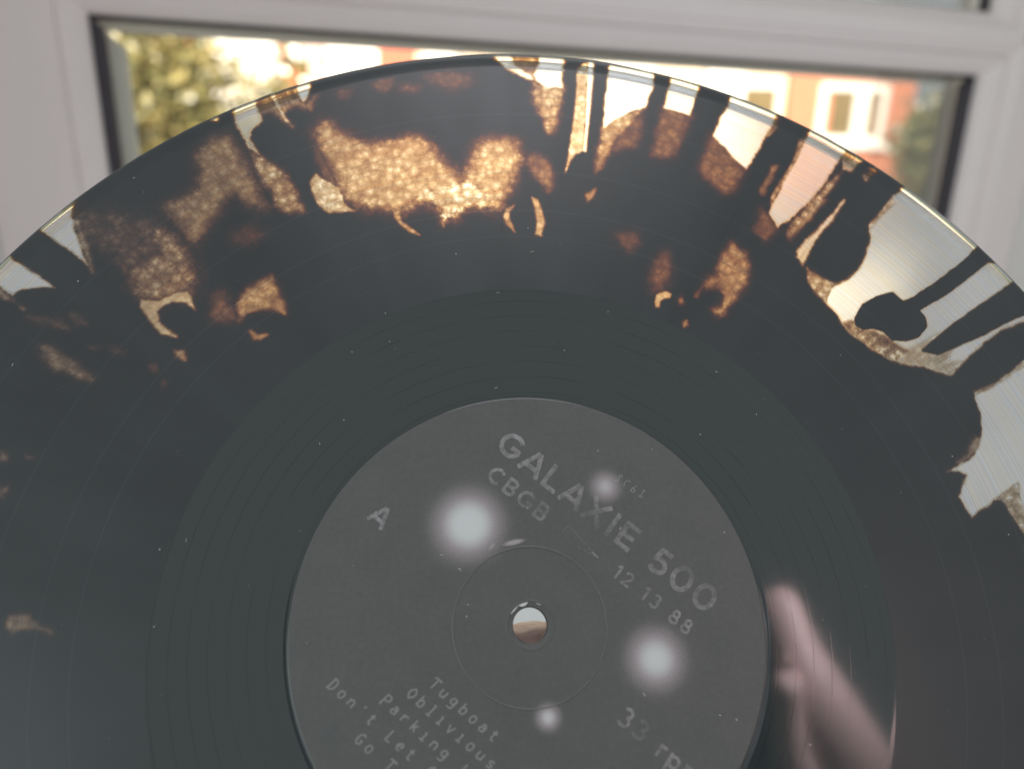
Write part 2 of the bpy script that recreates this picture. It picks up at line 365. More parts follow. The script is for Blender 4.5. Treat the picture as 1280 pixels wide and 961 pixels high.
# fixed frame: flat face with a small double ridge next to the glazing bead (inner face at y = 0.575)
flat = [(0.0165, 0.5815), (0.0178, 0.579), (0.0205, 0.579), (0.0215, 0.5772), (0.0245, 0.5772), (0.026, 0.5750), (0.0455, 0.5750), (0.0455, 0.619), (0.0165, 0.619)]
frame_sides(['bottom_rail', 'stile', None, 'stile'], rect, flat[:6] + [(0.066, .5750), (.066, .619), (.0165, .619)], M['upvc'], wt, woff)
frame_sides([None, None, 'transom_rail', None], rect, flat[:6] + [(0.0390, .5750), (.0390, .619), (.0165, .619)], M['upvc'], wt, woff)
bead = [(0.0, 0.5985), (0.0012, 0.5935), (0.006, 0.5885), (0.0125, 0.5845), (0.0162, 0.5838), (0.0162, 0.612), (0.0, 0.612)]
frame_sides(['glazing_bead'] * 4, rect, bead, M['upvc'], wt, woff)
frame_sides(['gasket', None, 'gasket', None], rect, [(-0.0022, 0.6030), (-0.0015, 0.6005), (-0.0002, 0.5995), (-0.0002, 0.612), (-0.0022, 0.612)], M['gasket'], wt, woff)
frame_sides([None, 'gasket', None, 'gasket'], rect, [(-0.0075, 0.6030), (-0.0055, 0.6005), (-0.0002, 0.5995), (-0.0002, 0.612), (-0.0075, 0.612)], M['gasket'], wt, woff)
pn = boxes('pane', [(GX0 - .0 - woff.x, GX1 - woff.x, .6125 - GY, .6165 - GY, GZ0 - woff.z, GZ1 - woff.z)], M['glass'], wt)
frame_sides(['spacer_bar', None, 'spacer_bar', None], rect, [(-0.0080, 0.6172), (-0.0080, 0.6182), (-0.0015, 0.6182), (-0.0015, 0.6172)], M['spacer'], wt, woff)
frame_sides([None, 'spacer_bar', None, 'spacer_bar'], rect, [(-0.0185, 0.6172), (-0.0185, 0.6182), (-0.0015, 0.6182), (-0.0015, 0.6172)], M['spacer'], wt, woff)
# fanlight over the transom
FZ0, FZ1 = GZ1 + 0.0557, GZ1 + 0.36
frect = (GX0, GX1, FZ0, FZ1)
frame_sides(['glazing_bead'] * 4, frect, bead, M['upvc'], wt, woff)
frame_sides(['gasket'] * 4, frect, [(-0.0012, 0.6040), (-0.0008, 0.5995), (-0.0002, 0.5995), (-0.0002, 0.612), (-0.0012, 0.612)], M['gasket'], wt, woff)
frame_sides([None, 'stile', 'top_rail', 'stile'], frect, flat[:6] + [(0.066, .5750), (.066, .619), (.0165, .619)], M['upvc'], wt, woff)
boxes('pane', [(GX0 - woff.x, GX1 - woff.x, .6125 - GY, .6165 - GY, FZ0 - woff.z, FZ1 - woff.z)], M['glass'], wt)
# wall and plastered reveals round the frame
def slab(name, x0, x1, y0, y1, z0, z1, mat, bevel=0.004):
    return tag(boxes(name, [(x0, x1, y0, y1, z0, z1)], mat, None, bevel), kind='structure')
slab('wall_left', -1.4, GX0 - .0665, .30, .70, 0, 2.6, M['plaster'], .012)
slab('wall_right', GX1 + .0665, 2.2, .30, .70, 0, 2.6, M['plaster'], .012)
slab('wall_above', GX0 - .0662, GX1 + .0662, .302, .70, FZ1 + .0665, 2.6, M['plaster'])
slab('wall_below', GX0 - .0662, GX1 + .0662, .302, .70, 0, GZ0 - .098, M['plaster'])
tag(boxes('window_sill', [(GX0 - .066, GX1 + .066, .27, .574, GZ0 - .096, GZ0 - .068)], M['upvc'], None, .006), 'white window sill board below the window', 'window sill')

# ---------------------------------------------------------------- the record
RU, RV, RN = Vector((0.9587924, -0.2839873, -0.0082668)), Vector((0.1776276, 0.5764862, 0.7975664)), Vector((-0.221733, -0.766169, 0.6031746))
RC = CAM + Vector((0.04885516, 0.12458485, -0.09587914))
RM = Matrix(((RU.x, RV.x, RN.x, RC.x), (RU.y, RV.y, RN.y, RC.y), (RU.z, RV.z, RN.z, RC.z), (0, 0, 0, 1)))
rec = empty('vinyl_record', mw=RM)
tag(rec, 'black and clear splatter vinyl record with dark printed label, held up to the window', 'record')

def vnoise(x, y, sc, seed=0):
    X, Y = x * sc + 1000, y * sc + 1000; i, j = np.floor(X).astype(np.int64), np.floor(Y).astype(np.int64); fx, fy = X - i, Y - j
    fx, fy = fx * fx * (3 - 2 * fx), fy * fy * (3 - 2 * fy)
    def h(a, b):
        n = (a * 374761393 + b * 668265263 + seed * 1442695) & 0xffffffff; n = ((n ^ (n >> 13)) * 1274126177) & 0xffffffff
        return ((n ^ (n >> 16)) & 0xffff) / 65535.0
    return (h(i, j) * (1 - fx) + h(i + 1, j) * fx) * (1 - fy) + (h(i, j + 1) * (1 - fx) + h(i + 1, j + 1) * fx) * fy
def poly_sdf(px, py, poly):
    P = np.array(poly); Q = np.roll(P, -1, 0); d = np.full(px.shape, 1e9); ins = np.zeros(px.shape, bool)
    for (ax, ay), (bx, by) in zip(P, Q):
        ex, ey = bx - ax, by - ay; L = ex * ex + ey * ey + 1e-9
        t = np.clip(((px - ax) * ex + (py - ay) * ey) / L, 0, 1)
        d = np.minimum(d, (px - ax - t * ex) ** 2 + (py - ay - t * ey) ** 2)
        if ay != by: ins ^= ((ay > py) != (by > py)) & (px < ex * (py - ay) / (by - ay) + ax)
    d = np.sqrt(d); return np.where(ins, -d, d)
def smoothstep(x): x = np.clip(x, 0, 1); return x * x * (3 - 2 * x)

# where the black pigment thins out: (outline in mm, optical depth, edge softness mm, crackle, radial streak)
THIN = [
 ([(-119.0,91.5),(-116.2,96.1),(-111.7,99.9),(-112.0,95.2),(-110.9,92.2),(-108.4,87.2),(-106.4,83.2),(-104.4,80.2),(-107.2,83.0),(-112.8,87.3)],0,0.73,0.0,0),
 ([(-111.8,94.7),(-110.1,93.7),(-107.5,89.2),(-105.3,84.2),(-104.4,80.2),(-106.4,83.2),(-108.6,87.7)],1.15,1.5,0.54,0.8),
 ([(-128.4,80.6),(-126.8,84.6),(-124.7,86.7),(-123.8,83.7),(-123.0,83.0),(-120.5,81.3),(-117.1,79.0),(-113.8,77.1),(-112.0,75.7),(-114.4,75.9),(-116.8,75.6),(-119.7,75.3),(-121.0,74.5),(-121.5,73.5),(-122.8,74.3),(-124.8,75.7),(-127.7,77.3)],0,0.73,0.0,0),
 ([(-125.6,75.6),(-123.3,74.5),(-121.3,73.1),(-118.2,70.0),(-120.1,71.2),(-122.9,72.8),(-125.2,73.5)],1.15,1.12,0.9,0.6),
 ([(-116.6,68.3),(-113.6,68.2),(-110.2,67.5),(-107.2,65.4),(-110.7,65.8),(-113.7,66.5)],2.77,1.89,0.45,0.3),
 ([(-107.1,69.0),(-104.8,67.9),(-103.4,66.6),(-105.1,66.5)],2.64,1.59,0.45,0),
 ([(-112.7,60.8),(-110.6,61.2),(-107.6,58.7),(-103.2,56.8),(-101.9,54.8),(-99.1,52.9),(-102.1,53.2),(-104.8,54.5),(-108.2,55.4),(-111.2,58.0)],1.67,2.03,0.45,0.3),
 ([(-101.8,61.0),(-98.0,61.3),(-100.1,60.3)],2.77,1.3,0.45,0.2),
 ([(-97.5,61.2),(-95.3,61.0),(-93.9,59.7),(-96.3,59.8)],3.03,1.74,0.45,0.2),
 ([(-112.2,96.9),(-108.2,96.2),(-102.4,96.4),(-93.0,94.4),(-87.3,90.8),(-82.5,84.3),(-80.5,78.5),(-81.2,75.3),(-87.8,73.4),(-92.6,76.1),(-96.5,80.3),(-100.0,86.0),(-106.8,88.8),(-109.0,90.2)],3.03,4.35,0.7,0.5),
 ([(-91.9,93.3),(-87.3,90.8),(-82.5,84.3),(-80.8,79.3),(-81.2,75.3),(-87.8,73.0),(-92.3,74.0),(-95.8,80.3),(-92.5,83.3),(-89.1,85.6),(-91.2,89.2)],1.54,3.19,0.7,0.35),
 ([(-92.2,73.6),(-87.8,73.0),(-84.4,75.2),(-81.3,75.7),(-78.8,70.7),(-81.5,72.8),(-84.0,72.8),(-86.3,72.2),(-87.7,70.2),(-87.1,67.8),(-84.8,65.7),(-82.1,63.8),(-85.9,64.6),(-88.8,67.8),(-91.6,71.5)],0.76,0.8,0.45,0.2),
 ([(-75.2,75.1),(-73.1,75.9),(-71.3,71.7),(-69.6,68.8),(-74.1,68.7),(-74.9,69.5)],2.9,2.32,0.5,0),
 ([(-69.1,72.8),(-67.5,76.7),(-65.1,78.4),(-62.1,79.9),(-60.3,76.2),(-58.5,73.4),(-58.1,70.4),(-61.3,71.8),(-64.4,71.5),(-67.1,70.2),(-68.3,68.4)],1.54,1.59,0.45,0.2),
 ([(-65.5,65.7),(-63.6,64.7),(-61.3,64.9),(-62.9,63.6),(-64.4,63.5)],1.67,0.87,0.25,0),
 ([(-72.4,90.9),(-68.8,93.3),(-65.9,91.9),(-67.7,89.8),(-71.6,89.4)],3.55,2.9,0.4,0),
 ([(-82.2,60.4),(-80.3,60.1),(-79.4,58.2),(-81.4,59.0)],1.54,1.01,0.25,0),
 ([(-87.4,56.7),(-85.9,56.7),(-85.6,55.4),(-86.6,55.6)],3.29,1.16,0.25,0),
 ([(-84.0,52.5),(-83.2,53.0),(-82.9,52.0),(-83.6,51.6)],3.29,1.01,0.25,0),
 ([(-84.3,114.0),(-81.3,119.0),(-77.3,119.6),(-74.8,116.0),(-72.2,111.2),(-68.7,104.1),(-66.0,99.3),(-69.6,100.5),(-73.3,103.8),(-75.8,102.3),(-77.8,97.6),(-79.8,92.9),(-81.6,89.5),(-85.0,93.0),(-89.4,98.7),(-86.2,101.2),(-83.0,104.4),(-82.7,109.2)],1.47,3.77,0.4,0.3),
 ([(-70.4,114.7),(-67.3,113.1),(-63.3,110.9),(-59.5,106.0),(-56.3,98.5),(-59.4,98.0),(-62.1,98.7),(-64.6,103.3),(-67.9,108.5)],1.02,2.0,0.99,0.2),
 ([(-77.7,129.8),(-75.6,134.6),(-71.6,136.6),(-71.0,130.0),(-69.0,125.4),(-71.9,122.1),(-72.1,119.4),(-68.9,115.0),(-71.5,116.8),(-74.0,121.0),(-76.4,125.1)],0.05,0.95,0.18,0.3),
 ([(-83.3,124.9),(-80.8,128.8),(-78.6,130.6),(-78.8,128.6),(-80.6,127.5),(-80.5,124.4)],0.1,0.73,0.18,0),
 ([(-71.7,130.9),(-68.6,134.9),(-61.5,137.9),(-60.5,132.7),(-58.4,131.2),(-56.2,133.9),(-57.1,129.2),(-61.1,130.5),(-64.3,127.5),(-61.3,123.9),(-63.4,125.5),(-66.5,128.3),(-69.6,127.9)],1.67,1.59,0.5,0.9),
 ([(-68.5,133.9),(-67.2,134.6),(-64.9,129.9),(-61.8,124.4),(-63.5,125.6),(-65.9,129.4)],0.2,0.84,0.45,0.5),
 ([(-61.8,137.4),(-57.4,140.3),(-57.9,135.4),(-59.1,131.2),(-60.4,133.5)],0,0.73,0.0,0),
 ([(-55.0,122.5),(-54.0,125.3),(-52.4,125.8),(-49.4,122.8),(-46.0,120.3),(-43.1,119.3),(-39.3,119.4),(-34.9,120.1),(-31.7,121.4),(-28.9,121.5),(-26.0,119.6),(-23.7,117.0),(-22.0,113.8),(-19.7,112.3),(-18.0,110.2),(-16.4,109.2),(-15.6,109.5),(-14.8,112.8),(-13.8,116.8),(-12.2,120.1),(-9.4,121.9),(-6.0,122.1),(-2.6,120.5),(-1.4,116.6),(-2.6,112.6),(-4.0,108.6),(-5.7,104.8),(-7.4,100.8),(-10.3,100.7),(-14.0,101.2),(-16.7,99.9),(-18.8,97.6),(-20.9,97.3),(-22.1,99.5),(-23.8,101.5),(-25.9,102.0),(-28.1,101.7),(-29.6,100.7),(-31.2,100.0),(-32.8,99.0),(-34.4,99.8),(-37.6,100.3),(-40.3,100.3),(-43.5,101.4),(-45.8,102.6),(-47.3,105.9),(-49.0,109.6),(-51.5,114.7),(-53.5,119.2)],1.08,3.75,0.63,0.15),
 ([(-34.3,100.0),(-32.5,99.2),(-31.5,96.4),(-29.3,94.7),(-26.9,92.6),(-29.3,93.3),(-31.5,95.1),(-33.5,97.5)],1.41,0.7,0.72,0),
 ([(-29.7,102.1),(-26.6,105.9),(-21.2,107.4),(-18.0,108.8),(-14.2,108.9),(-10.9,107.1),(-8.1,102.8),(-7.8,101.2),(-10.3,100.8),(-14.0,101.3),(-16.7,100.0),(-18.8,97.8),(-20.9,97.4),(-22.1,99.5),(-23.8,101.6),(-25.9,102.3)],0.57,3.0,1.44,0.2),
 ([(-55.4,106.8),(-54.1,109.7),(-52.1,108.2),(-49.8,106.9),(-47.9,105.7),(-46.6,103.4),(-45.9,100.9),(-43.4,99.0),(-46.5,98.4),(-49.7,98.3),(-51.9,100.0),(-53.7,102.4)],0.63,0.8,1.08,0.3),
 ([(-54.3,116.9),(-52.6,114.6),(-50.0,109.6),(-47.9,105.8),(-50.4,107.0),(-52.6,110.8),(-53.9,113.9)],2.9,1.89,0.25,0.9),
 ([(0.0,116.6),(2.4,117.5),(5.2,115.6),(6.3,112.3),(6.8,108.4),(5.6,106.9),(4.0,109.4),(1.8,112.0),(0.7,114.5)],2.38,2.17,0.5,0.3),
 ([(-3.1,102.1),(-4.5,99.8),(-4.5,97.9),(-3.4,95.5),(-3.1,94.1),(-5.2,96.5),(-6.0,98.5),(-5.2,101.0)],1.28,0.6,0.63,0.2),
 ([(1.3,104.5),(2.8,104.0),(4.0,100.7),(4.6,97.0),(3.5,93.4),(2.0,93.7),(2.6,96.9),(2.1,100.6)],1.08,0.7,0.54,0.2),
 ([(-22.0,96.9),(-20.7,96.7),(-21.0,95.0)],1.8,0.72,0.25,0),
 ([(2.2,140.8),(6.1,139.9),(10.2,140.2),(9.3,133.0),(7.6,125.5),(6.3,124.6),(3.8,131.0),(2.2,135.4)],1.15,2.0,0.81,0.5),
 ([(-10.1,150.0),(-9.4,152.2),(-4.9,152.4),(-3.3,146.9),(1.2,143.5),(2.6,141.5),(0.3,142.3),(-3.4,144.4),(-6.4,146.6)],0.1,1.05,0.54,0.2),
 ([(-4.9,151.5),(2.6,151.9),(3.4,148.2),(2.1,142.6),(-0.5,144.1),(-3.0,146.5)],1.54,1.3,0.5,0.4),
 ([(3.0,151.9),(11.0,152.3),(10.3,146.7),(10.0,139.3),(6.1,139.3),(2.7,141.1),(2.2,143.5),(3.4,148.2)],0.02,1.05,0.18,0.2),
 ([(7.7,152.1),(11.0,152.3),(10.3,146.7),(9.8,139.3),(8.3,139.7),(8.9,146.6)],1.15,0.6,0.9,0.8),
 ([(-40.7,138.4),(-36.8,140.6),(-35.7,139.1),(-38.1,136.5)],3.03,2.32,0.5,0.1),
 ([(-27.2,141.7),(-21.0,143.7),(-15.2,142.4),(-15.1,140.5),(-19.4,137.8),(-25.3,140.0)],3.16,3.19,0.5,0),
 ([(-33.9,138.4),(-29.2,138.3),(-30.2,136.8),(-33.5,136.9)],3.42,2.32,0.5,0),
 ([(-49.9,135.8),(-47.4,136.3),(-47.6,134.1),(-49.4,133.9)],3.42,2.03,0.5,0),
 ([(14.2,146.5),(17.2,148.8),(17.0,143.3),(16.2,133.2),(15.5,122.8),(14.8,119.1),(13.1,118.1),(11.4,115.6),(10.0,112.0),(10.8,116.3),(12.3,126.5),(13.7,138.4)],0.63,0.6,0.9,0.2),
 ([(17.4,151.6),(19.1,151.6),(18.6,143.3),(17.8,136.5),(16.7,126.7),(15.8,119.1),(15.0,119.1),(15.8,126.6),(16.7,139.9)],0,0.63,0.0,0.1),
 ([(15.5,105.7),(17.8,107.5),(17.2,105.2),(15.5,103.5)],1.67,0.87,0.25,0),
 ([(23.4,150.5),(35.9,150.4),(35.3,142.0),(33.5,135.9),(32.3,133.8),(28.8,132.4),(24.8,130.2),(20.8,126.7),(21.2,133.4),(22.7,143.5)],0,0.73,0.0,0.1),
 ([(20.7,127.1),(24.8,130.4),(29.1,132.5),(32.7,134.4),(31.2,131.8),(27.4,127.7),(24.6,124.4),(22.2,119.2),(19.9,115.4),(18.0,112.6),(19.1,119.1)],1.15,1.5,0.63,0.3),
 ([(24.7,127.0),(32.1,133.8),(30.8,127.2),(29.0,121.4),(25.2,120.3),(22.4,119.2)],2.9,2.32,0.5,0.1),
 ([(41.4,148.5),(49.2,146.8),(46.9,137.8),(44.5,131.8),(40.9,133.1),(37.5,133.9),(39.1,139.5)],0,0.73,0.0,0.1),
 ([(37.6,134.1),(44.6,132.1),(42.1,125.1),(39.6,119.3),(36.5,117.7),(33.7,118.9),(35.4,125.5)],2.57,2.32,0.5,0.1),
 ([(57.3,142.3),(70.4,136.1),(67.9,130.7),(65.1,126.0),(61.1,119.4),(58.5,115.1),(55.5,118.5),(50.6,125.4),(52.9,131.4),(55.5,135.5)],0,0.84,0.09,0.2),
 ([(50.7,125.4),(55.5,118.7),(57.9,115.2),(54.9,110.1),(52.3,107.8),(48.8,110.7),(45.8,114.5),(47.9,118.9)],2.51,2.32,0.5,0.1),
 ([(67.3,133.3),(69.3,133.8),(68.4,128.8),(66.1,126.1),(64.3,124.7)],1.41,0.7,0.9,0.7),
 ([(65.6,116.1),(67.3,116.6),(63.9,110.8),(61.8,107.4),(61.3,108.1)],1.8,0.87,0.35,0.8),
 ([(77.8,129.7),(87.7,123.1),(84.0,118.5),(78.5,110.7),(70.9,102.2),(64.9,97.6),(62.9,102.1),(65.7,107.1),(72.2,118.2),(75.2,124.3)],0.05,0.84,0.09,0.3),
 ([(74.2,125.2),(77.1,127.0),(75.1,123.5),(69.3,113.0),(65.3,106.3),(63.0,102.1),(64.7,107.9),(71.5,118.2)],1.28,0.6,0.9,0.9),
 ([(61.7,102.9),(64.7,97.2),(61.4,94.0),(59.0,96.3)],2.77,2.03,0.5,0),
 ([(84.9,121.7),(88.2,121.8),(91.9,119.1),(89.1,117.8),(87.2,115.2),(85.0,115.9)],0.63,0.6,0.9,0.6),
 ([(89.8,114.2),(94.4,117.6),(94.6,116.5),(90.5,112.8)],1.54,0.87,0.5,0.6),
 ([(84.6,115.3),(80.6,109.9),(75.4,104.0),(69.4,96.6),(67.0,94.1),(66.7,95.9),(71.6,102.4),(78.4,109.8)],1.28,1.12,0.9,1),
 ([(61.7,109.4),(65.5,114.6),(65.8,113.7),(62.2,107.4)],2.25,0.87,0.4,1),
 ([(50.6,91.1),(52.5,92.7),(55.2,88.5),(50.1,86.1)],2.9,1.16,0.4,1),
 ([(83.8,106.4),(79.2,99.7),(74.2,94.0),(70.0,86.5),(68.5,89.2),(69.5,91.7),(76.0,98.2)],0.43,0.8,0.18,1),
 ([(78.6,106.4),(73.5,100.5),(67.7,94.0),(67.2,95.5),(71.4,101.3),(76.5,107.1)],1.54,1.45,0.25,1),
 ([(97.9,108.7),(102.2,112.1),(109.4,107.4),(131.8,84.2),(129.4,74.3),(118.7,70.4),(113.1,66.6),(107.2,61.5),(103.1,57.9),(99.9,58.8),(96.1,59.9),(90.8,60.7),(87.1,62.4),(83.4,64.8),(79.9,67.9),(78.2,70.4),(77.3,72.9),(74.7,76.5),(76.3,80.4),(80.8,83.0),(84.1,85.8),(86.8,89.7),(89.0,95.3),(89.0,99.0),(92.5,102.7)],0,0.84,0.09,0.15),
 ([(70.9,86.3),(72.8,84.9),(76.6,82.3),(79.3,82.0),(76.1,79.3),(74.7,76.5),(72.3,79.1),(70.9,82.2)],1.02,0.8,0.9,0.3),
 ([(107.7,53.8),(112.6,55.4),(118.2,58.9),(124.1,63.6),(137.5,62.1),(125.4,16.4),(112.8,16.3),(113.8,31.6),(100.9,23.4),(99.0,28.0),(103.1,35.6),(106.0,39.8),(107.9,43.8),(108.2,48.5)],0,0.73,0.09,0.1),
 ([(108.3,45.6),(107.3,41.6),(105.6,38.9),(103.2,37.1),(100.1,35.4),(97.1,33.9),(99.8,34.0),(102.0,33.2),(103.2,32.0),(103.4,30.4),(102.5,28.4),(101.0,27.2),(99.6,26.6),(101.5,26.5),(105.0,27.2),(111.6,30.5),(115.7,32.4),(123.8,37.1),(122.6,45.8)],0,0.73,0.09,0.1),
 ([(105.9,42.2),(107.0,41.9),(105.7,39.0),(103.1,37.2),(100.2,35.7),(103.0,38.2)],1.28,1.25,0.36,0.6),
 ([(99.6,26.6),(101.8,27.5),(105.2,28.5),(108.2,30.1),(111.7,31.1),(115.8,33.1),(123.4,35.5),(117.5,11.9),(114.0,17.3),(112.6,19.4),(111.7,21.0),(110.4,23.8),(109.4,26.5),(108.6,27.5),(106.9,27.3),(104.8,26.4),(101.5,26.4)],0.7,0.6,1.08,0.3),
 ([(52.4,92.6),(53.7,90.8),(55.6,89.1),(56.1,85.7),(54.9,81.7),(52.5,78.9),(50.8,76.7),(49.1,74.4),(47.4,72.7),(46.3,73.2),(48.4,75.0),(49.0,77.7),(48.6,79.9),(47.4,80.7),(46.1,80.8),(44.6,80.5),(45.7,82.1),(47.6,82.7),(48.6,85.5),(49.9,88.9)],1.74,2.17,0.5,0.2),
 ([(48.0,79.3),(49.5,79.4),(50.8,77.2),(49.1,74.4),(47.4,72.7),(46.3,73.2),(48.4,75.0),(49.0,77.7)],1.28,0.7,0.54,0),
 ([(32.0,77.8),(34.4,78.8),(35.9,77.9),(35.2,76.8),(33.7,76.6),(32.8,75.8),(32.4,74.2),(31.4,74.2),(31.4,75.9)],0.89,0.5,0.45,0),
 ([(37.1,76.6),(38.3,77.3),(38.6,75.8),(37.6,75.3)],2.38,1.01,0.25,0),
 ([(37.9,70.0),(39.0,70.8),(39.1,69.6),(38.1,69.0)],1.67,0.72,0.25,0),
 ([(32.9,87.3),(34.9,89.2),(35.9,84.6),(34.6,81.2),(33.4,79.0),(31.4,78.9),(31.2,82.2)],3.16,2.32,0.5,0.2),
 ([(23.1,94.2),(27.3,94.9),(27.9,92.3),(26.0,90.1),(24.1,92.2)],3.42,2.32,0.5,0),
 ([(41.3,77.4),(43.6,80.4),(43.9,80.1),(41.8,77.4)],2.77,0.87,0.15,0),
 ([(-116.9,36.1),(-114.5,35.4),(-114.4,34.2),(-116.4,33.8)],2.38,1.3,0.45,0),
 ([(-110.3,35.3),(-108.3,34.9),(-108.9,34.3),(-110.1,34.6)],2.25,0.87,0.4,0),
 ([(-115.0,27.5),(-112.9,27.9),(-113.0,25.9),(-114.6,25.6)],2.25,1.3,0.45,0),
 ([(-106.9,1.3),(-104.8,1.9),(-102.6,1.6),(-100.9,0.2),(-97.9,-1.4),(-101.0,-1.1),(-103.8,-0.6),(-105.2,-1.4),(-106.6,-0.3)],1.67,1.3,0.4,0.1)]
BLACK = [
 ([(81.3,72.4),(83.9,76.2),(87.7,78.5),(92.1,79.7),(94.5,77.4),(97.5,78.6),(104.7,83.4),(111.3,88.2),(118.8,94.7),(123.7,92.5),(119.6,89.6),(111.8,83.6),(103.7,78.1),(98.1,75.0),(99.5,72.9),(99.5,70.7),(96.8,67.7),(93.2,66.6),(89.9,66.8),(88.2,69.0),(85.7,70.0),(82.9,69.6),(81.3,70.6)],0.35),
 ([(125.7,84.0),(117.8,78.9),(108.9,73.1),(102.9,68.9),(96.9,64.1),(100.7,63.2),(108.2,66.5),(113.5,68.8),(119.8,72.2),(127.6,75.4),(129.1,81.8)],0.5),
 ([(126.8,72.0),(118.0,67.3),(112.5,64.1),(107.3,58.7),(107.6,53.9),(112.1,55.9),(117.6,59.5),(124.8,64.0)],0.35),
 ([(119.6,90.4),(122.3,92.5),(120.4,88.9),(119.0,89.1)],0.5)]      # black runs lying over the clear field
FIBRE = [
 ([(78.3,70.9),(81.3,72.4),(82.2,69.6),(85.5,68.9),(88.4,67.9),(90.4,66.1),(94.1,64.1),(89.6,61.2),(83.4,64.7),(79.9,67.9)],1.2,0.7,1.2,0.6),
 ([(92.8,64.1),(101.8,68.5),(104.7,65.7),(103.1,61.4),(107.2,61.5),(103.1,57.9),(99.9,58.8),(96.1,59.9),(90.8,60.7)],0.6,1.0,0.5,1.2),
 ([(127.3,74.2),(118.7,70.4),(113.1,66.6),(107.2,61.5),(103.1,57.9),(106.6,58.7),(112.5,64.1),(118.0,67.3),(126.7,71.9)],0.35,0.8,0.2,1),
 ([(107.7,54.2),(112.1,55.9),(117.7,59.6),(124.9,64.4),(124.5,62.6),(118.0,58.2),(112.6,55.0),(108.1,53.1)],1.0,0.7,1,0.8),
 ([(88.6,99.0),(92.5,102.7),(96.8,107.0),(97.4,106.2),(93.1,102.0),(89.6,98.2)],0.9,0.8,1,0.5)]      # smoky fibres over the clear field
DMAX = 14.0
def pigment(x, y):
    pig = np.full(x.shape, DMAX); crk = np.zeros(x.shape); stk = np.zeros(x.shape)
    wob = (vnoise(x, y, .35, 1) - .5) * .9 + (vnoise(x, y, 1.1, 2) - .5) * .5
    fuz = (vnoise(x, y, 2.6, 3) - .5)
    def near(poly, mg):
        P = np.array(poly); a, b = P.min(0) - mg, P.max(0) + mg
        return np.nonzero((x > a[0]) & (x < b[0]) & (y > a[1]) & (y < b[1]))[0]
    for poly, d, soft, ck, sk in THIN:
        k = near(poly, soft * 3 + 2)
        if not len(k): continue
        s = poly_sdf(x[k], y[k], poly) + wob[k] * (min(.9, .25 + soft * .45) if soft > .7 else .16) + fuz[k] * soft * .28
        w = smoothstep(.5 - s / (2 * soft))
        nd = d + (DMAX * .5 - d) * (1 - w) ** 2.6; nd = np.where(w <= 0, DMAX, nd)
        b = nd < pig[k]
        pig[k] = np.where(b, nd, pig[k]); crk[k] = np.where(b, ck, crk[k]); stk[k] = np.where(b, sk, stk[k])
    for poly, d, soft, ck, sk in FIBRE:
        k = near(poly, soft * 3 + 2)
        if not len(k): continue
        s = poly_sdf(x[k], y[k], poly) + wob[k] * .6; w = smoothstep(.5 - s / (2 * soft)); b = (w > .02) & (d * w > pig[k])
        pig[k] = np.where(b, d * w, pig[k]); crk[k] = np.where(b, ck, crk[k]); stk[k] = np.where(b, sk, stk[k])
    for poly, soft in BLACK:
        k = near(poly, soft * 3 + 2)
        if not len(k): continue
        s = poly_sdf(x[k], y[k], poly) + wob[k] * .3; w = smoothstep(.5 - s / (2 * soft))
        pig[k] = np.maximum(pig[k], DMAX * w ** 1.5); stk[k] *= 1 - w; crk[k] *= 1 - w
    return pig, crk, stk

TH_FINE0, TH_FINE1 = math.radians(-16), math.radians(199)
def thetas(step_fine):
    n1 = int((TH_FINE1 - TH_FINE0) / step_fine); n2 = int((2 * math.pi - (TH_FINE1 - TH_FINE0)) / math.radians(1.0))
    a = np.linspace(TH_FINE0, TH_FINE1, n1, endpoint=False); b = np.linspace(TH_FINE1, TH_FINE0 + 2 * math.pi, n2, endpoint=False)
    return np.concatenate([a, b])
def polar_sheet(name, prof, th, mat, parent, attrs=None, flip=False):
    """rings: prof = [(r mm, w mm)], swept right round; attrs(x, y, r, w) -> {name: values}"""
    prof = np.array(prof, float); R, n = len(prof), len(th)
    r = np.repeat(prof[:, 0], n); w = np.repeat(prof[:, 1], n); tt = np.tile(th, R)
    x, y = r * np.cos(tt), r * np.sin(tt)
    co = np.stack([x, y, w], 1) * .001
    i = np.arange(R - 1)[:, None] * n + np.arange(n)[None]; j = np.arange(R - 1)[:, None] * n + (np.arange(n)[None] + 1) % n
    q = np.stack([i, i + n, j + n, j], -1).reshape(-1, 4)
    if flip: q = q[:, ::-1]
    me = bpy.data.meshes.new(name); me.vertices.add(len(co)); me.vertices.foreach_set('co', co.ravel())
    me.loops.add(q.size); me.loops.foreach_set('vertex_index', q.ravel().astype(np.int32))
    me.polygons.add(len(q)); me.polygons.foreach_set('loop_start', np.arange(0, q.size, 4, dtype=np.int32)); me.polygons.foreach_set('loop_total', np.full(len(q), 4, np.int32))
    me.polygons.foreach_set('use_smooth', np.ones(len(q), bool))
    me.update(calc_edges=True); me.validate()
    if attrs:
        for k, val in attrs(x, y, r, w).items():
            a = me.attributes.new(k, 'FLOAT', 'POINT'); a.data.foreach_set('value', np.asarray(val, np.float32))
    return link(name, me, mat, parent)
def pig_attrs(x, y, r, w):
    p, c, s = pigment(x, y); return {'pig': p, 'crk': c, 'stk': s}
R_IN, R_BEAD = 78.2, 146.2
th_f = thetas(0.0026)
ps = polar_sheet('playing_surface', [(r, 0.0) for r in np.arange(R_IN, R_BEAD + .01, 0.34)], th_f, M['vinyl'], rec, pig_attrs)
TOP = [(146.18, 0.0), (146.45, .025), (146.9, .08), (147.5, .17), (148.1, .27), (148.7, .36), (149.2, .41), (149.7, .38), (150.1, .22), (150.4, -.1), (150.48, -.5)]
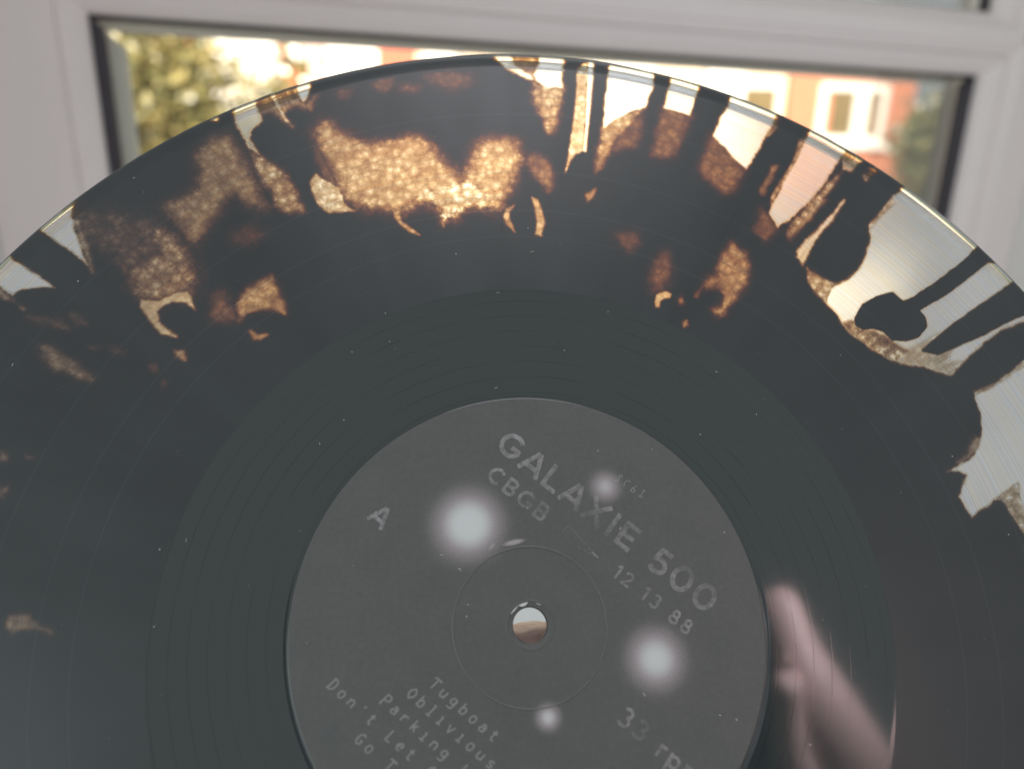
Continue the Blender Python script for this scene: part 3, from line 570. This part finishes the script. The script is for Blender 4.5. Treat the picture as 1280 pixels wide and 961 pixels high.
EDGE = [(150.48, -.5), (150.5, -.9), (150.48, -1.3), (150.4, -1.7), (150.1, -2.02), (149.7, -2.18), (149.2, -2.21), (148.7, -2.16), (148.1, -2.07), (147.5, -1.97), (146.9, -1.88), (146.45, -1.825), (146.18, -1.8)]
polar_sheet('rim_bead', TOP, th_f, M['vinyl_rim'], rec, pig_attrs)
def edge_attrs(x, y, r, w):
    p, c, s = pigment(x, y); f = np.clip((w + 1.9) / 1.4, 0, 1); return {'pig': p * f, 'crk': c, 'stk': s}
polar_sheet('rim_edge', EDGE, th_f, M['vinyl_rim'], rec, edge_attrs)
th_c = np.linspace(0, 2 * math.pi, 360, endpoint=False)
polar_sheet('underside', [(r, -1.8) for r in np.linspace(R_IN - .4, R_BEAD + .02, 12)], th_c, M['vinyl_under'], rec, flip=True)
polar_sheet('underside_centre', [(3.7, -1.85), (20, -1.85), (49, -1.85), (R_IN - .4, -1.82)], th_c, M['wax'], rec, flip=True)
# dead wax: a narrow V channel at each side (end of the grooves, edge of the label)
th_m = np.linspace(0, 2 * math.pi, 720, endpoint=False)
polar_sheet('dead_wax', [(50.15, -.14), (50.45, -.24), (50.9, -.08), (51.4, -.06), (60, -.05), (70, -.04), (77.2, -.03), (77.5, -.028), (77.9, -.01), (78.15, 0.0), (78.22, 0.0)], th_m, M['wax'], rec)

# ---------------------------------------------------------------- lettering of the label, as pen strokes
def arc(cx, cy, rx, ry, a0, a1, n=14):
    return [(cx + rx * math.cos(math.radians(a0 + (a1 - a0) * i / n)), cy + ry * math.sin(math.radians(a0 + (a1 - a0) * i / n))) for i in range(n + 1)]
BOLD = {'G': (.98, [arc(.5, .5, .41, .41, 42, 322) + [(.88, .42)], [(.93, .44), (.52, .44)]]),
 'A': (.92, [[(.05, 0), (.44, .96)], [(.48, .96), (.87, 0)], [(.2, .3), (.72, .3)]]), 'L': (.74, [[(.12, 1), (.12, .085), (.70, .085)]]),
 'X': (.9, [[(.05, 0), (.83, 1)], [(.05, 1), (.83, 0)]]), 'I': (.36, [[(.17, 0), (.17, 1)]]),
 'E': (.78, [[(.12, 0), (.12, 1)], [(.12, .915), (.7, .915)], [(.12, .5), (.64, .5)], [(.12, .085), (.7, .085)]]),
 '5': (.8, [[(.66, .915), (.24, .915), (.17, .52)] + arc(.37, .33, .29, .25, 120, -150)]), '0': (.88, [arc(.42, .5, .33, .42, 0, 360, 24)]),
 'C': (.92, [arc(.49, .5, .39, .41, 45, 315)]), ' ': (.42, []),
 'B': (.82, [[(.12, 0), (.12, 1)], [(.12, .915), (.42, .915)] + arc(.42, .71, .2, .205, 90, -90, 8) + [(.12, .505)], [(.42, .505)] + arc(.42, .295, .26, .21, 90, -90, 8) + [(.12, .085)]]),
 '1': (.5, [[(.3, 0), (.3, 1)], [(.3, .95), (.06, .78)]]), '2': (.76, [arc(.34, .7, .25, .22, 165, -40) + [(.1, .085), (.68, .085)]]),
 '3': (.76, [arc(.34, .71, .23, .2, 150, -85), arc(.34, .3, .27, .22, 85, -150)]), '8': (.76, [arc(.36, .72, .2, .2, 0, 360, 18), arc(.36, .29, .26, .21, 0, 360, 20)]),
 'r': (.5, [[(.1, 0), (.1, .64)], arc(.33, .38, .22, .2, 180, 60, 6)]), 'p': (.72, [[(.1, -.28), (.1, .64)], arc(.35, .31, .23, .26, 0, 360, 18)]),
 'm': (1.0, [[(.1, 0), (.1, .64)], arc(.28, .4, .18, .18, 180, 0, 8) + [(.46, 0)], arc(.64, .4, .18, .18, 180, 0, 8) + [(.82, 0)]])}
MONO = {'T': [[(0, .86), (0, 1), (.6, 1), (.6, .86)], [(.3, 1), (.3, 0)]], 'u': [[(.05, .68), (.05, .2), (.16, .02), (.36, .02), (.55, .22)], [(.55, .68), (.55, 0)]],
 'g': [arc(.28, .4, .24, .27, 0, 360, 12), [(.54, .68), (.54, -.1), (.42, -.27), (.2, -.27), (.08, -.2)]], 'b': [[(.05, 1), (.05, 0)], arc(.3, .33, .25, .33, 0, 360, 12)],
 'o': [arc(.3, .34, .26, .34, 0, 360, 12)], 'a': [[(.08, .58), (.3, .68), (.5, .55), (.52, 0)], arc(.28, .2, .24, .2, 0, 360, 10)], 't': [[(.25, .95), (.25, .15), (.38, 0), (.56, .08)], [(.02, .68), (.52, .68)]],
 'O': [[(.3, 1), (.02, .68), (.02, .32), (.3, 0), (.58, .32), (.58, .68), (.3, 1)]], 'l': [[(.12, 1), (.3, 1), (.3, 0)], [(.06, 0), (.54, 0)]], 'i': [[(.12, .68), (.3, .68), (.3, 0)], [(.06, 0), (.54, 0)], [(.3, .93), (.3, 1.0)]],
 'v': [[(.03, .68), (.3, 0), (.57, .68)]], 's': [[(.52, .58), (.3, .68), (.08, .55), (.15, .4), (.45, .3), (.52, .14), (.3, 0), (.06, .1)]],
 'P': [[(.05, 0), (.05, 1), (.4, 1), (.57, .85), (.57, .62), (.4, .47), (.05, .47)], [(-.06, 0), (.18, 0)]], 'r': [[(.08, .68), (.08, 0)], [(.08, .42), (.3, .66), (.55, .6)]], 'k': [[(.08, 1), (.08, 0)], [(.5, .68), (.08, .28)], [(.22, .4), (.55, 0)]],
 'n': [[(.06, .68), (.06, 0)], [(.06, .45), (.3, .68), (.54, .5), (.54, 0)]], 'L': [[(.08, 1), (.08, 0), (.55, 0)]], 'D': [[(.08, 0), (.08, 1)], [(-.04, 1), (.35, 1), (.56, .7), (.56, .3), (.35, 0), (-.04, 0)]],
 'e': [[(.06, .36), (.55, .36), (.5, .58), (.3, .68), (.06, .45), (.06, .2), (.3, 0), (.52, .08)]], "'": [[(.36, 1), (.26, .74)]], 'G': [[(.55, .82), (.35, 1), (.06, .75), (.06, .25), (.3, 0), (.55, .12), (.55, .42), (.32, .42)]],
 'Y': [[(.02, 1), (.3, .5), (.58, 1)], [(.3, .5), (.3, 0)]], 'h': [[(.06, 1), (.06, 0)], [(.06, .45), (.3, .68), (.54, .5), (.54, 0)]], 'W': [[(0, 1), (.14, 0), (.3, .6), (.46, 0), (.6, 1)]],
 'S': [[(.54, .80), (.36, 1), (.16, .92), (.42, .06), (.22, 0), (.02, .2)]], 'C': [[(.54, .84), (.34, 1), (.1, .72), (.06, .3), (.28, 0)]], '6': [[(.36, 1), (.1, .42), (.06, 0), (.46, 0), (.5, .36), (.14, .42)]], '1': [[(.14, .84), (.32, 1), (.3, 0)], [(.02, 0), (.56, 0), (.58, .2)]], ' ': []}
STROKES, THINS = [], []            # (polyline mm, half width)
def write(text, org, ang, cap, hw, font, adv=None, slant=0.0, gap=0.0, out=None):
    c, s = math.cos(math.radians(ang)), math.sin(math.radians(ang)); px = 0.0
    for ch in text:
        if adv is None: wd, st = font[ch]
        else: wd, st = adv / cap, font[ch]
        for pl in st:
            out.append(([(org[0] + ((px + a) + slant * b) * cap * c - b * cap * s, org[1] + ((px + a) + slant * b) * cap * s + b * cap * c) for a, b in pl], hw))
        px += wd + gap
    return px * cap
write('GALAXIE 500', (-7.9, 38.2), -38.3, 5.9, .53, BOLD, out=STROKES, gap=.135)
write('CBGB', (-9.9, 31.3), -38.3, 4.0, .37, BOLD, out=STROKES, gap=.17)
write('12 13 88', (17.6, 10.2), -38.3, 3.2, .27, BOLD, out=STROKES, gap=.2)
write('A', (-35.6, 22.1), -38.3, 4.7, .44, BOLD, out=STROKES)
write('33 rpm', (17.0, -18.6), -38.3, 4.2, .32, BOLD, out=STROKES, gap=.13)
for txt, o in (('Tugboat', (-20.9, -11.8)), ('Oblivious', (-25.4, -13.6)), ('Parking Lot', (-30.6, -14.9)), ("Don't Let Our Youth", (-41.4, -11.9)), ('Go To Waste', (-35.3, -21.9))):
    write(txt, o, -38.3, 2.25, .155, MONO, adv=2.58, slant=.16, out=THINS)
write('SC61', (19.3, 31.1), -33.5, 1.85, .10, MONO, adv=2.05, slant=.1, out=THINS)
# hairline outline of a guitar neck in the printed photograph
HAIR = [([(7.3, 19.5), (8.6, 20.95), (11.8, 17.4), (15.0, 13.9)], .05), ([(15.0, 13.9), (13.6, 15.2)], .13), ([(15.0, 13.9), (12.6, 15.3), (10.5, 16.3)], .05)]
THINS += HAIR
SPOTS = [(-13.4, 20.9, 8.6, 1.15), (17.2, 29.6, 4.3, .72), (26.3, -6.7, 7.2, .98), (3.5, -17.8, 3.1, .85)]
def stroke_sdf(x, y, strokes, butt):
    d = np.full(x.shape, 3.0)
    for pl, hw in strokes:
        P = np.array(pl); a, b = P.min(0) - 3, P.max(0) + 3
        k = np.nonzero((x > a[0]) & (x < b[0]) & (y > a[1]) & (y < b[1]))[0]
        if not len(k): continue
        X, Y = x[k], y[k]; dd = np.full(X.shape, 3.0)
        for i, ((ax, ay), (bx, by)) in enumerate(zip(P[:-1], P[1:])):
            ex, ey = bx - ax, by - ay; L = math.hypot(ex, ey)
            if L < 1e-5: continue
            ex, ey = ex / L, ey / L
            u = (X - ax) * ex + (Y - ay) * ey; v = np.abs(-(X - ax) * ey + (Y - ay) * ex)
            qx, qy = np.abs(u - L / 2) - L / 2, v - hw
            dd = np.minimum(dd, np.hypot(np.maximum(qx, 0), np.maximum(qy, 0)) + np.minimum(np.maximum(qx, qy), 0))
            if i: dd = np.minimum(dd, np.hypot(X - ax, Y - ay) - hw)
        d[k] = np.minimum(d[k], dd)
    return d
def label_attrs(x, y, r, w):
    # how much ink the stamp left, letter by letter
    ca, sa = math.cos(math.radians(-38.3)), math.sin(math.radians(-38.3))
    along, across = x * ca + y * sa, -x * sa + y * ca
    amt = .36 + .30 * (vnoise(along, across, .16, 5) - .5) + .5 * (vnoise(along, across, .33, 6) - .5)
    spot = np.zeros(x.shape)
    for cx, cy, rr, a in SPOTS: spot = np.maximum(spot, a * np.exp(-(((x - cx) ** 2 + (y - cy) ** 2) / (rr * .78) ** 2) ** 1.0))
    # small fish-shaped glint beside the largest spot
    for cx, cy, L, wd, an in ((-3.5, 17.1, 2.6, .62, 13), (-8.2, 16.2, 1.2, .3, 48)):
        c, s = math.cos(math.radians(an)), math.sin(math.radians(an)); u, v = (x - cx) * c + (y - cy) * s, -(x - cx) * s + (y - cy) * c
        spot = np.maximum(spot, .62 * np.exp(-((u / L) ** 2 + (v / wd) ** 2) ** 2))
    spot = np.maximum(spot, .22 * np.exp(-(((x + 6.0) / 4) ** 2 + ((y - 18.2) / 2.2) ** 2)))
    return {'ink': stroke_sdf(x, y, STROKES, True), 'thin': stroke_sdf(x, y, THINS, True), 'spot': spot, 'inkamt': np.clip(amt, .13, .7)}
lr = np.concatenate([np.arange(3.75, 4.9, .12), np.arange(4.9, 15.6, .26), np.arange(15.6, 17.3, .07), np.arange(17.3, 50.0, .24)])
def label_w(r):
    w = .12
    w += .10 * math.exp(-((r - 16.25) / .25) ** 2)     # pressing ring
    w += .20 * math.exp(-((r - 4.85) / .18) ** 2) - .22 * max(0, (4.7 - r))                          # lip of the spindle hole
    return w
lab = polar_sheet('label', [(r, label_w(r)) for r in lr] + [(50.1, .10), (50.16, -.3)], np.linspace(0, 2 * math.pi, 1180, endpoint=False), M['label'], rec, label_attrs)
t_ = NT('pressed_ring_sheen')
ring_mat = t_.done(t_.n('BsdfPrincipled', {'Base Color': (.13, .13, .13, 1), 'Roughness': 0.28, 'IOR': 1.6}))
polar_sheet('pressing_ring', [(16.25 + .13 * math.cos(a), .17 + .17 * math.sin(a)) for a in np.linspace(math.pi, 0, 9)], th_m, ring_mat, lab)
polar_sheet('spindle_hole', [(3.62, -1.9), (3.6, -1.0), (3.62, -.2), (3.76, -.09)], th_c, simple('hole_wall', (.03, .028, .03), .35, .1, 400), rec, flip=False)
# scraps of paper torn up round the hole
v, f = [], []
for a0, a1, o, hh in ((96, 122, 1.0, .35), (124, 152, .45, .22), (82, 92, -.55, .1), (60, 74, .2, .15)):
    b0 = len(v); n = 7
    for i in range(n):
        a = math.radians(a0 + (a1 - a0) * i / (n - 1)); jag = .18 * random.random()
        for rr, ww in ((4.62, .02), (4.62 - o * (.6 + jag) * math.sin(math.pi * (i + .5) / n), hh * math.sin(math.pi * (i + .5) / n) + .04)): v.append((rr * .001 * math.cos(a), rr * .001 * math.sin(a), (ww + .1) * .001))
    for i in range(n - 1): f.append((b0 + 2 * i, b0 + 2 * i + 1, b0 + 2 * i + 3, b0 + 2 * i + 2))
tp = link('torn_paper', pydata('torn_paper', v, f), M['paper'], lab)
sm = tp.modifiers.new('thickness', 'SOLIDIFY'); sm.thickness = .00008

# dust and lint lying on the record
SP = [(-47.0, 38.6), (-42.1, 44.3), (39.8, 42.0), (-73.4, 17.1), (-77.3, -0.4), (-78.6, 15.1), (1.2, 88.7), (0.2, 95.3), (-17.7, 87.5), (-34.2, 71.0), (-41.4, 60.9), (-32.8, 63.7), (-7.3, 77.2), (8.6, 62.3), (19.6, 72.7), (-7.6, 52.6), (-98.9, 106.7), (-107.1, 77.6), (-117.7, 56.2), (57.0, -23.1), (-33.6, 23.4), (-19.0, 14.4), (38.9, -17.5), (42.2, -18.4), (-15.0, 11.4), (-13.4, 1.7), (-13.1, 4.1), (15.8, 37.9), (28.3, 38.3), (43.3, 19.6), (20.1, 20.3), (99.1, 37.6), (108.6, 19.6), (45.0, 57.5), (53.6, 47.1), (-0.3, 24.6), (23.4, -13.6)]
v, f = [], []
def speck(x, y, L, wd, an, curl, h):
    b0 = len(v); n = 4; c, s = math.cos(an), math.sin(an)
    for i in range(n + 1):
        u = (i / n - .5) * L; q = curl * (u / L) ** 2 * 4 * L; t_ = wd * (.4 + .6 * math.sin(math.pi * (i + .3) / (n + .6)))
        for sg, hh in ((-1, h), (1, h), (0, h + wd)):
            p = (u, q + sg * t_ / 2); v.append(((x + p[0] * c - p[1] * s) * .001, (y + p[0] * s + p[1] * c) * .001, hh * .001))
    for i in range(n):
        a = b0 + 3 * i
        for p_, q_ in ((0, 2), (2, 1), (1, 0)): f.append((a + p_, a + q_, a + 3 + q_, a + 3 + p_))
    f.append((b0, b0 + 1, b0 + 2)); f.append((b0 + 3 * n, b0 + 3 * n + 2, b0 + 3 * n + 1))
for i, (x, y) in enumerate(SP):
    big = i % 3 == 0
    speck(x, y, random.uniform(.25, .42) if not big else random.uniform(.5, 1.0), random.uniform(.12, .2) if not big else .1, random.uniform(0, 3.1), random.uniform(-.4, .4), .15)
for i in range(60):
    r_, a = 150 * math.sqrt(random.uniform(.03, .93)), random.uniform(-.3, 3.45)
    speck(r_ * math.cos(a), r_ * math.sin(a), random.uniform(.06, .17), random.uniform(.04, .09), random.uniform(0, 3.1), 0, .14)
tag(link('dust', pydata('dust', v, f), M['dust'], None), 'white specks of dust and lint scattered over the record', 'dust', kind='stuff').matrix_world = RM

# ---------------------------------------------------------------- phone and hands
def skin_body(name, joints, edges, mat, parent=None, root=0, sub=2):
    me = bpy.data.meshes.new(name); me.from_pydata([tuple(p) for p, r in joints], edges, []); me.update()
    o = link(name, me, mat, parent)
    mod = o.modifiers.new('Skin', 'SKIN'); mod.use_smooth_shade = True; mod.branch_smoothing = 0.6
    for i, (p, r) in enumerate(joints):
        sv = me.skin_vertices[0].data[i]; sv.radius = (r, r) if not isinstance(r, tuple) else r; sv.use_root = (i == root)
    sb = o.modifiers.new('Smooth', 'SUBSURF'); sb.levels = sub; sb.render_levels = sub
    return o
def nail(loc, ax, nrm, L, wd, mat, parent):
    ax = ax.normalized(); nrm = (nrm - ax * nrm.dot(ax)).normalized(); sd = ax.cross(nrm); v, f = [], []
    NU, NV = 7, 7
    for i in range(NU):
        for j in range(NV):
            a, b = i / (NU - 1) * 2 - 1, j / (NV - 1) * 2 - 1
            sh = math.sqrt(max(0, 1 - max(0, a) ** 4)) 
            p = loc + ax * (a * L / 2) + sd * (b * wd / 2 * (.92 * sh if a > 0 else .95)) - nrm * (b * b * wd * .20 + max(0, a) ** 2 * .0006)
            v.append(p)
    for i in range(NU - 1):
        for j in range(NV - 1): f.append((i * NV + j, i * NV + j + 1, (i + 1) * NV + j + 1, (i + 1) * NV + j))
    o = link('fingernail', pydata('fingernail', v, f), mat, parent, True); s = o.modifiers.new('thick', 'SOLIDIFY'); s.thickness = .0006; return o
def hand(name, pts, label, fingers, thumb, wrist, palm, forearm, group=None):
    """pts maps mm coords to room; fingers: list of [(x,y,z,r)...] from knuckle to tip"""
    J, E = [], []
    def add(p, r): J.append((pts(*p), r * .001)); return len(J) - 1
    root = add(palm[:3], palm[3]); w_ = add(wrist[:3], wrist[3]); E.append((root, w_)); k = w_
    for q in forearm: n_ = add(q[:3], q[3]); E.append((k, n_)); k = n_
    tips = []
    for ch in fingers + [thumb]:
        k = root
        for q in ch: n_ = add(q[:3], q[3]); E.append((k, n_)); k = n_
        tips.append((J[-1][0], (J[-1][0] - J[-2][0])))
    h = skin_body(name, J, E, M['skin'], None, root)
    tag(h, label, 'hand', group); return h, tips
# the photographer's right hand round the end of the phone; the dead wax mirrors it
ph = empty('phone', mw=cam.matrix_world.copy() @ Matrix.Translation((0.045, -0.018, 0.010)))
tag(ph, 'dark phone taking the picture, seen only as a dark reflection', 'phone')
bx = boxes('body', [(-.078, .078, -.036, .036, -.0045, .0045)], M['phone'], ph, .003)
for dx in (-.014, .014):
    bm = bmesh.new(); bmesh.ops.create_cone(bm, cap_ends=True, segments=24, radius1=.0062, radius2=.0062, depth=.0012); me = bpy.data.meshes.new('lens'); bm.to_mesh(me); bm.free()
    l = link('lens', me, M['lens'], ph); l.location = (-.045 + dx, .018, -.0052)
H1, tips = hand('hand', cam_pt, 'hand mirrored in the black vinyl right of the label, one finger raised',
    [[(158, -66, -4, 19), (145, -40, 5, 17.5), (135, -23, 10, 17), (129, -8, 11, 15.5), (125.5, 8, 11, 17), (124.5, 17, 9, 15.5)],
     [(158, -84, -6, 12), (140, -68, -6, 11), (125, -46, 2, 10.5), (118, -29, 15, 10), (117.5, -21, 25, 9.2), (117.5, -19.5, 27.5, 6.5)],
     [(164, -110, 2, 12), (150, -108, 18, 12), (134, -98, 24, 11), (124, -90, 22, 9)],
     [(172, -128, -2, 11), (158, -130, 16, 10.5), (142, -122, 20, 9.5), (134, -116, 18, 8)]],
    [(166, -80, -24, 15), (152, -60, -36, 13), (136, -46, -37, 11.5), (124, -36, -32, 9)],
    (206, -156, -34, 27), (176, -104, -14, 28), [(222, -206, -44, 29), (250, -306, -60, 36), (290, -426, -80, 40)])
nail(cam_pt(117, -14.6, 24.8), CAM_FWD * .85 + CAM_UP * .25, CAM_UP * .9 - CAM_FWD * .2, .0115, .0105, M['nail'], H1)
# the left hand holding the record from behind, a fingertip at the spindle hole
def rec_pt(x, y, z): return RM @ Vector((x * .001, y * .001, z * .001))
H2, tips = hand('hand', rec_pt, 'hand behind the record, its fingertip showing pink through the spindle hole',
    [[(10, -58, -42, 10.5), (6, -38, -36, 10), (2, -14, -20, 9.5), (0, -3.5, -13.5, 9), (-.8, 0.2, -12.4, 7.5)],
     [(-8, -60, -42, 10.5), (-18, -36, -38, 10), (-22, -14, -22, 9), (-23, -4, -12, 7.5)],
     [(-24, -66, -42, 10), (-38, -48, -36, 9.5), (-44, -30, -22, 8.5), (-46, -22, -11.5, 7.2)],
     [(-38, -76, -40, 9), (-54, -66, -30, 8), (-60, -54, -18, 7.2), (-62, -48, -10.5, 6.2)]],
    [(28, -92, -34, 13), (44, -76, -28, 11), (52, -58, -20, 10), (55, -48, -12.5, 8)],
    (10, -150, -52, 25), (-2, -95, -44, 24), [(18, -210, -62, 27), (40, -320, -80, 34), (60, -420, -95, 38)])
